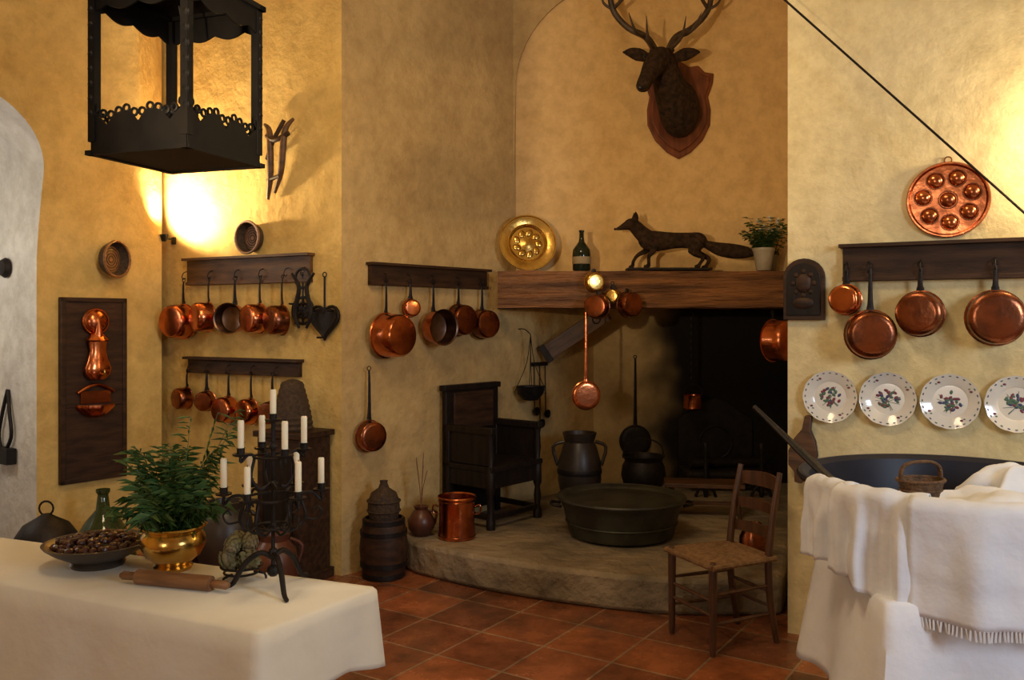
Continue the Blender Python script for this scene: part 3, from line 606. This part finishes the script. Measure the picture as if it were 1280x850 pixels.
# wall uplighters
for M_ in (WM('A',.14,2.17,.002),WM('R',1.32,2.3,.002)):
    mb=MB(); mb.box((0,-.008,-.01),(.03,.016,.05),blackmetal); mb.tube([(0,-.015,0),(0,-.08,0)],.005,blackmetal,8); mb.lathe([(0,-.02),(.016,-.02),(.022,0),(.03,.028),(.027,.028),(.014,0)],blackmetal,20,T(0,-.09,0)); mb.ball((0,-.09,.012),.011,lampm,10)
    mb.build('wall_uplighter',M_)
# ------------------------------------------------------------------ hanging lantern
mb=MB(); HL=.40
c4=[(.232*cos(math.radians(26+90*k)),.232*sin(math.radians(26+90*k))) for k in range(4)]
for k in range(4):
    x,y=c4[k]; x2,y2=c4[(k+1)%4]
    mb.box((x*.97,y*.97,HL/2+.01),(.024,.024,HL+.04),blackmetal,R(26+45,'Z'))
    for q in range(9): mb.ball((x*.99,y*.99,.07+.042*q),.014,blackmetal,8)
    mx_,my_=(x+x2)/2,(y+y2)/2; ln=math.hypot(x2-x,y2-y); an_=math.degrees(math.atan2(y2-y,x2-x))
    n=48; hp=ln/2
    up=[(-hp+2*hp*i/n,.015+.055*(.35+.65*abs(cos(pi*3*(i/n))))*(1.15 if 18<i<30 else 1)) for i in range(n+1)]
    M_=T(mx_,my_,0)@R(an_,'Z')
    mb.prism([(-hp,-.04)]+up+[(hp,-.04)],-.003,.003,blackmetal,M_)
    old=mb.X; mb.X=M_
    for i in range(12): mb.ring((-hp+.015+(2*hp-.03)*i/11,0,.083-.02*abs(sin(pi*3*i/11))),.010,.004,blackmetal,'Y',12,5)
    dn=[(-hp+2*hp*i/n,HL-.02-.022*(.3+.7*abs(cos(pi*3*(i/n))))) for i in range(n+1)]
    mb.prism([(-hp,HL+.04)]+dn+[(hp,HL+.04)],-.003,.003,blackmetal)
    mb.box((0,0,-.042),(ln+.03,.02,.012),blackmetal); mb.box((0,0,HL+.04),(ln+.03,.03,.015),blackmetal)
    mb.X=old
mb.add([(x*.98,y*.98,-.03) for x,y in c4]+[(x*.98,y*.98,-.045) for x,y in c4],[[0,1,2,3],[4,5,6,7]],blackmetal)
mb.add([(x*1.04,y*1.04,HL+.045) for x,y in c4]+[(x*.35,y*.35,HL+.12) for x,y in c4],[[k,(k+1)%4,4+(k+1)%4,4+k] for k in range(4)]+[[0,3,2,1],[4,5,6,7]],blackmetal)
mb.lathe([(.06,HL+.12),(.06,HL+.18),(.09,HL+.19),(.0,HL+.26)],blackmetal,16)
for k in range(40): mb.ring((0,0,HL+.28+.048*k),.022,.005,blackmetal,'Y' if k%2 else 'X',12,6)
mb.tube([(.0,0,.05),(.03,.02,.07),(.02,.02,.25),(.0,0,HL+.02)],.003,blackmetal,6,sm=3)
mb.tube([(-.04,0,.10),(.05,.01,.095)],[.018,.022],blackmetal,12); mb.ball((-.045,0,.10),.017,porcelain,10); mb.tube([(0,0,.09),(0,0,-.03)],.006,blackmetal,6)
mb.build('hanging_lantern',T(-.985,2.6,2.115),recalc=True)
# ------------------------------------------------------------------ tables with cloths
def clothtable(name,P,z,drop,m,flare=.03,amp=.02,freq=22,seed=0,cfl=.05,front=None,extra=0):
    mb=MB(); P=[Vector((*p,0)) for p in P]; n=len(P); per=[]; ctr=sum(P,Vector())/n
    for i in range(n):
        a=P[i];b=P[(i+1)%n]; t=(b-a).normalized(); nr=Vector((t.y,-t.x,0)); L_=(b-a).length
        if nr.dot((a+b)/2-ctr)<0: nr=-nr
        k=max(6,int(L_/.02))
        for j in range(k): per.append((a.lerp(b,(j+.5)/k),nr,min(j+.5,k-j-.5)*L_/k))
    N_=len(per); nrm=[];fw=[]
    for i in range(N_):
        s_=Vector()
        for d in range(-2,3): s_+=per[(i+d)%N_][1]
        nrm.append(s_.normalized())
        w=0
        if front is not None:
            for d in range(-6,7): w+=max(0,(per[(i+d)%N_][1].dot(Vector((*front,0)))-.5)*2)/13
        fw.append(min(1,w))
    rows=14; vs=[]
    for r_ in range(rows+1):
        t=r_/rows
        for i in range(N_):
            p,_,dc=per[i]; arc=i*.02
            w=sin(arc*freq+seed)+.5*sin(arc*freq*.43+1.3+seed)
            cf=max(0,1-dc/.14); dr=drop+extra*fw[i]
            if r_==0: q=p-nrm[i]*.006; zz=z
            elif r_==1: q=p+nrm[i]*.006; zz=z-.010
            else:
                q=p+nrm[i]*(.006+flare*t+amp*t*w+cfl*cf*t); zz=z-.01-dr*t-.03*cf*t
            vs.append((q.x,q.y,zz))
    fs=[[r_*N_+i,r_*N_+(i+1)%N_,(r_+1)*N_+(i+1)%N_,(r_+1)*N_+i] for r_ in range(rows) for i in range(N_)]
    fs.append(list(range(N_)))
    mb.add(vs,fs,m)
    ob=mb.build('tablecloth',solid=.004,ang=60)
    m2=MB(); ins=[ctr+(p-ctr)*.96 for p in P]
    k=len(ins); m2.add([(p.x,p.y,z-.04) for p in ins]+[(p.x,p.y,z-.006) for p in ins],[list(range(k))[::-1],list(range(k,2*k))]+[[i,(i+1)%k,k+(i+1)%k,k+i] for i in range(k)],wood_dk)
    for p in P:
        q=ctr+(p-ctr)*.80; m2.box((q.x,q.y,(z-.04)/2),(.07,.07,z-.04),wood_dk)
    o2=m2.build('frame',bevel=.004)
    par=bpy.data.objects.new(name,None); bpy.context.scene.collection.objects.link(par)
    ob.parent=par;o2.parent=par
clothtable('dining_table',[(-.687,2.40),(-.43,2.80),(-2.0,3.44),(-2.15,3.09)],.75,.21,cloth_l,flare=.012,amp=.009,freq=14,cfl=.02,front=(-.425,-.905),extra=.24)
clothtable('laundry_table',[(1.19,2.80),(2.75,2.72),(2.75,3.75),(1.22,3.50)],.70,.40,linen,flare=.06,amp=.02,freq=15,seed=2,cfl=.02)
# candelabra
mb=MB()
mb.tube([(0,0,.05),(0,0,.53)],.0065,iron,10)
for z,r in ((.06,.02),(.12,.014),(.20,.012),(.33,.014),(.45,.014)): mb.ball((0,0,z),r,iron,12)
for k in range(3):
    a=math.radians(-60+120*k); c_,s_=cos(a),sin(a)
    mb.tube([(0,0,.10),(.04*c_,.04*s_,.115),(.09*c_,.09*s_,.08),(.125*c_,.125*s_,.02),(.155*c_,.155*s_,.008)],[.009,.009,.009,.008,.007],iron,8,sm=4)
def cup(x,y,z,h):
    mb.lathe([(0,-.006),(.010,-.004),(.024,0),(.026,.006),(.012,.006),(.012,.022),(.015,.024),(.0105,.024),(.0105,.01)],iron,16,T(x,y,z))
    mb.lathe([(.010,.01),(.010,h),(.008,h+.004),(.001,h+.004)],candle,14,T(x,y,z)); mb.tube([(x,y,z+h),(x+.001,y,z+h+.010)],.001,blackmetal,4)
mb.ring((0,0,.29),.085,.0045,iron,'Z',36); mb.ring((0,0,.42),.06,.004,iron,'Z',36); mb.ring((0,0,.20),.055,.004,iron,'Z',36)
for k in range(6):
    a=math.radians(15+60*k); c_,s_=cos(a),sin(a)
    mb.tube([(0,0,.20),(.05*c_,.05*s_,.18),(.10*c_,.10*s_,.22),(.085*c_,.085*s_,.29),(.12*c_,.12*s_,.30),(.148*c_,.148*s_,.275),(.148*c_,.148*s_,.30)],.005,iron,7,sm=4)
    mb.tube([(.10*c_,.10*s_,.22),(.135*c_,.135*s_,.215),(.15*c_,.15*s_,.24),(.135*c_,.135*s_,.255),(.125*c_,.125*s_,.24)],.0035,iron,6,sm=3)
    cup(.148*c_,.148*s_,.305,.10+.01*(k%2))
for k in range(4):
    a=math.radians(35+90*k); c_,s_=cos(a),sin(a)
    mb.tube([(0,0,.34),(.04*c_,.04*s_,.32),(.07*c_,.07*s_,.36),(.06*c_,.06*s_,.42),(.08*c_,.08*s_,.43),(.102*c_,.102*s_,.41),(.102*c_,.102*s_,.43)],.005,iron,7,sm=4)
    cup(.102*c_,.102*s_,.43,.105)
cup(0,0,.53,.095)
mb.build('iron_candelabra',T(-.752,2.77,.752),recalc=True)
# brass pot with plant
mb=MB(); mb.lathe([(0,0),(.06,0),(.065,.012),(.055,.022),(.09,.05),(.108,.085),(.104,.115),(.090,.132),(.106,.145),(.108,.150),(.095,.147),(.083,.132),(0,.128)],brass,40)
mb.ring((0,0,.148),.107,.004,brass,'Z',40); mb.ring((0,0,.132),.091,.003,brass,'Z',40)
plant(mb,50,.38,.12,.065,.006,[leaf,leaf2,leaf],.12,16,5,.5,.03,.3)
plant(mb,26,.22,.16,.065,.006,[leaf,leaf2,leaf],.12,12,15,1.0,.03,0)
old=mb.X; mb.X=T(.02,0,.14)@R(16,'Y'); plant(mb,5,.50,.07,.08,.009,[leaf2,leaf],0,14,12,.2); mb.X=old
mb.build('potted_lemon_verbena',T(-1.155,3.0,.752),recalc=False)
mb=MB(); mb.lathe([(0,0),(.085,0),(.09,.01),(.08,.018),(.14,.05),(.17,.072),(.178,.082),(.165,.082),(.13,.06),(.07,.03),(0,.028)],darkpot,40)
rn=random.Random(2)
for k in range(140):
    a=rn.random()*6.28; q=.145*math.sqrt(rn.random()); mb.ball((q*cos(a),q*sin(a),.07+.03*(1-q/.145)+rn.random()*.012),(.015,.012,.010),chest,8,R(rn.random()*180,'Z')@R(rn.random()*60,'X'))
mb.build('bowl_of_chestnuts',T(-1.435,3.05,.752))
mb=MB(); mb.tube([(-.20,0,0),(-.19,0,0),(-.15,0,0),(-.137,0,0),(-.135,0,0),(.135,0,0),(.137,0,0),(.15,0,0),(.19,0,0),(.20,0,0)],[.008,.014,.013,.007,.024,.024,.007,.013,.014,.008],wood_md,20)
mb.build('rolling_pin',T(-1.07,2.785,.777)@R(-16,'Z'))
mb=MB(); mb.ring((0,0,.025),.055,.004,iron); mb.ring((0,0,.045),.065,.004,iron)
for k in range(3):
    a=k*2.094; mb.tube([(.04*cos(a),.04*sin(a),.025),(.075*cos(a),.075*sin(a),.02),(.08*cos(a),.08*sin(a),.003)],.004,iron,6,sm=2)
def artichoke(c,r,rot):
    old=mb.X; mb.X=T(*c)@rot; mb.ball((0,0,0),(r*.8,r*.8,r*.85),arti,12)
    for row in range(6):
        ph=-.9+row*.38; nn_=9-row
        for j in range(nn_):
            a=2*pi*(j+.5*(row%2))/nn_; q=r*cos(ph)*.86; zz=r*sin(ph)*.9
            mb.ball((q*cos(a),q*sin(a),zz+r*.1),(r*.07,r*.27,r*.32),arti,6,R(math.degrees(a),'Z')@R(8+row*-7,'Y'))
    mb.X=old
for c,r in (((-.032,-.02,.07),.036),((.034,-.022,.07),.036),((0,.035,.07),.036),((-.02,-.03,.118),.03),((.025,.0,.122),.033),((-.015,.02,.125),.03)): artichoke(c,r,R(random.uniform(-60,60),'X')@R(random.uniform(-60,60),'Y'))
mb.build('artichoke_pile',T(-.885,2.88,.752),recalc=False)
# ------------------------------------------------------------------ rush chair (local: back toward +x)
mb=MB(); A=[(-.18,.17),(-.18,-.17),(.17,-.15),(.17,.15)]
hb=.84
for i,(x,y) in enumerate(A[:2]): mb.lathe([(.012,0),(.017,.03),(.018,.2),(.021,.38),(.020,.43),(.012,.445),(0,.447)],wood_ch,14,T(x,y,0))
for (x,y) in A[2:]: mb.tube([(x+.05,y,0),(x+.01,y,.22),(x,y,.43),(x+.03,y,.65),(x+.07,y,hb)],[.014,.018,.019,.018,.014],wood_ch,12,sm=4)
def rail(a,b,z,r=.010): mb.tube([(a[0],a[1],z),((a[0]+b[0])/2,(a[1]+b[1])/2,z),(b[0],b[1],z)],[r*.7,r,r*.7],wood_ch,8,sm=2)
for i in range(4):
    rail(A[i],A[(i+1)%4],.15 if i%2 else .19); rail(A[i],A[(i+1)%4],.29 if i%2 else .26)
for z,h in ((.53,.05),(.65,.05),(.775,.065)):
    xo={.53:.013,.65:.032,.775:.062}[z]
    mb.grid(lambda u,v:(.17+xo+.03*sin(u*pi),-.15+.30*u,z-h/2+h*v*(1+.15*sin(u*pi))),12,3,wood_ch)
    mb.grid(lambda u,v:(.182+xo+.03*sin(u*pi),-.15+.30*u,z-h/2+h*v*(1+.15*sin(u*pi))),12,3,wood_ch)
    mb.grid(lambda u,v:(.17+.012*v+xo+.03*sin(u*pi),-.15+.30*u,z+h/2+h*.15*sin(u*pi)),12,1,wood_ch)
def seat(u,v):
    x=-.2+.39*u; y=(-.195+.39*v)*(1-.1*u); e=min(u,1-u,v,1-v); zt=.43+.018*min(1,e*7)-.012*sin(pi*u)*sin(pi*v); return (x,y,zt+.003*sin(60*(u if abs(u-.5)>abs(v-.5) else v)*2))
mb.grid(seat,40,40,rush); mb.grid(lambda u,v:(lambda p:(p[0],p[1],.415))(seat(u,v)),4,4,rush)
mb.tube([(-.2,-.195,.425),(-.2,.195,.425)],.014,rush,8); mb.tube([(-.2,-.195,.425),(.19,-.176,.425)],.014,rush,8); mb.tube([(-.2,.195,.425),(.19,.176,.425)],.014,rush,8); mb.tube([(.19,-.176,.425),(.19,.176,.425)],.014,rush,8)
mb.build('rush_seat_chair',T(1.05,4.41,.001)@R(24,'Z'),recalc=True)
# ------------------------------------------------------------------ laundry tub
TC=(1.66,3.3)
mb=MB(); mb.lathe([(0,0),(.44,0),(.455,.01),(.53,.28),(.555,.295),(.56,.305),(.545,.31),(.52,.295),(.445,.03),(0,.02)],tubm,64)
mb.ring((0,0,.30),.553,.013,tubm,'Z',64); mb.ring((0,0,.08),.478,.006,tubm,'Z',64)
mb.build('laundry_tub',T(TC[0],TC[1],.703))
def drape(a0,a1,din,dout,seed,amp=.02,m=linen,skew=0,r0=.56,zr=1.02):
    mb=MB(); nu=50;nv=34
    def fn(u,v):
        a=math.radians(a0+(a1-a0)*u); Lt=din+.12+dout*(1+skew*(u-.5))
        s_=v*Lt
        if s_<din: r=r0-.06-(din-s_)*.25; z=zr-.01-(din-s_)
        elif s_<din+.12:
            t=(s_-din)/.12; r=r0-.06+.09*t; z=zr-.01*(1-t)+.022*sin(pi*t)
        else:
            q=s_-din-.12; r=r0+.03+.01*min(1,q*8); z=zr-q
        q=max(0,s_-din-.12)
        r+=amp*(min(1,q*6))*(sin(u*15+seed)+.6*sin(u*27+seed*2.1)+.3*sin(u*49+seed))+.014*noise.noise((u*4,v*5,seed)); z+=.010*noise.noise((u*5,v*3,seed+9))
        return (TC[0]+r*cos(a),TC[1]+r*sin(a),z)
    mb.grid(fn,nu,nv,m); return mb,fn
mb,_=drape(189,210,.10,.27,1,.010); mb.build('draped_linen_towel',solid=.005,ang=80)
mb,_=drape(205,236,.12,.34,2.5,.016,skew=.35,r0=.585,zr=1.022); mb.build('draped_linen_towel',solid=.005,ang=80)
mb,fn=drape(231,320,.12,.37,4.2,.016,skew=.10,r0=.61,zr=1.015)
for k in range(90):
    p=Vector(fn(k/89,1.0)); mb.tube([p,p+Vector((random.uniform(-.006,.006),-.004,-.03))],.0014,linen,4)
mb.build('fringed_linen_cloth',solid=.005,ang=80)
mb=MB()
def pile(u,v):
    a=math.radians(175+185*u); r=.49*v
    return (TC[0]+r*cos(a),TC[1]+.03+r*sin(a),.955+.05*noise.noise((r*cos(a)*6,r*sin(a)*6,3))+.02*noise.noise((r*cos(a)*16,r*sin(a)*16,7)))
mb.grid(pile,60,24,linen)
mb.grid(lambda u,v:(TC[0]+.28+.2*(u-.5)*2*(.75+.25*cos(v*9)),TC[1]+.10+.16*(v-.5)*2*(.8+.2*cos(u*7)),.92+.12*sin(pi*u)**.6*sin(pi*v)**.6+.03*noise.noise((u*5,v*5,1))),30,30,linen)
mb.build('linen_pile',solid=.006,ang=80)
mb=MB()
def bw(a,z): return .03*sin(a*14+ (0 if int(z*100)%2 else pi))
pr=[(0,0),(.06,0)]+[(.062+.024*k/8,.005+.075*k/8) for k in range(9)]+[(.09,.085),(.08,.08),(.058,.01),(0,.01)]
mb.X=S(.92,.7,.85); mb.lathe(pr,wicker,42,wob=bw); mb.ring((0,0,.083),.088,.007,wicker,'Z',40); mb.ring((0,0,.045),.078,.005,wicker,'Z',40)
mb.tube([(-.087,0,.08),(-.08,0,.13),(-.04,0,.152),(.04,0,.152),(.08,0,.13),(.087,0,.08)],[(.007,.012)]*6,wicker,8,sm=4)
mb.build('wicker_basket',T(1.375,2.96,.992)@R(15,'Z'))
a=Vector((1.22,3.32,.98)); b=Vector((.99,3.60,1.245))
mb=MB(); d=(b-a); mb.tube([tuple(a+d*t) for t in (-.15,0,.35,.7,1.0)],[(.028,.012),(.03,.012),(.026,.012),(.016,.011),(.010,.010)],wood_blk,10)
mb.build('washing_paddle')
# ------------------------------------------------------------------ lights
def light(kind,name,loc,power,col,tgt=None,size=.1,spot=60,blend=.5,sy=None):
    l=bpy.data.lights.new(name,kind); l.energy=power; l.color=col
    if kind=='AREA':
        l.size=size
        if sy: l.shape='RECTANGLE'; l.size_y=sy
    else: l.shadow_soft_size=size
    if kind=='SPOT': l.spot_size=math.radians(spot); l.spot_blend=blend
    o=bpy.data.objects.new(name,l); bpy.context.scene.collection.objects.link(o); o.location=loc
    if tgt: o.rotation_euler=(Vector(tgt)-Vector(loc)).to_track_quat('-Z','Y').to_euler()
    return o
warm=(1,.74,.40)
p=WM('A',.22,2.26,.22).translation; q=WM('A',.42,2.55,-.05).translation
light('SPOT','uplighter_light_alcove',p,150,warm,q,size=.035,spot=155,blend=.7)
p=WM('R',1.32,2.36,.18).translation; light('POINT','uplighter_light_right',p,25,warm,size=.04)
light('AREA','added_ceiling_fill',(-.6,2.2,4.5),52,(1,.75,.45),(-.9,3.6,0),size=1.0)  # added general warm fill, bare area lamp with no ceiling fixture
light('SPOT','alcove_fill_spot',(-.2,2.0,3.6),125,(1,.74,.40),(-1.9,5.9,2.2),size=.06,spot=42,blend=.9)  # added fill to brighten the alcove wall, no fixture modelled
light('SPOT','assumed_chimney_spot',(-1.2,.8,1.95),290,(1,.73,.41),(1.0,6.8,3.1),size=.05,spot=42,blend=.8)  # spot assumed from the antler shadows, no fixture modelled
light('AREA','assumed_daylight_fill',(3.4,-.6,2.4),92,(.70,.83,1.0),(1.7,3.2,.8),size=.9,sy=1.2)  # assumed cool daylight on the laundry table; bare area lamp, no window built
light('AREA','assumed_daylight_fill_rear',(-2.2,-2.3,2.2),38,(1,.92,.80),(-1.0,3,.8),size=1.0,sy=1.3)  # added fill from the rear as assumed daylight; no window in that wall
p=(C0-uB*1.9-nB*.3); light('POINT','assumed_recess_daylight',(p.x,p.y,2.0),15,(1,.97,.92),size=.2)  # added lamp brightens the recess; daylight is assumed, no window there
w=bpy.data.worlds.new('world'); bpy.context.scene.world=w; w.use_nodes=True
w.node_tree.nodes['Background'].inputs[0].default_value=(.9,.75,.5,1); w.node_tree.nodes['Background'].inputs[1].default_value=.03
# ------------------------------------------------------------------ camera
c=bpy.data.cameras.new('camera'); c.sensor_width=36; c.lens=1100/1280*36; c.shift_y=-25/1280; c.clip_start=.02
o=bpy.data.objects.new('camera',c); bpy.context.scene.collection.objects.link(o); o.location=(0,0,1.6); o.rotation_euler=(pi/2,0,0)
bpy.context.scene.camera=o
bpy.context.scene.view_settings.view_transform='Standard'
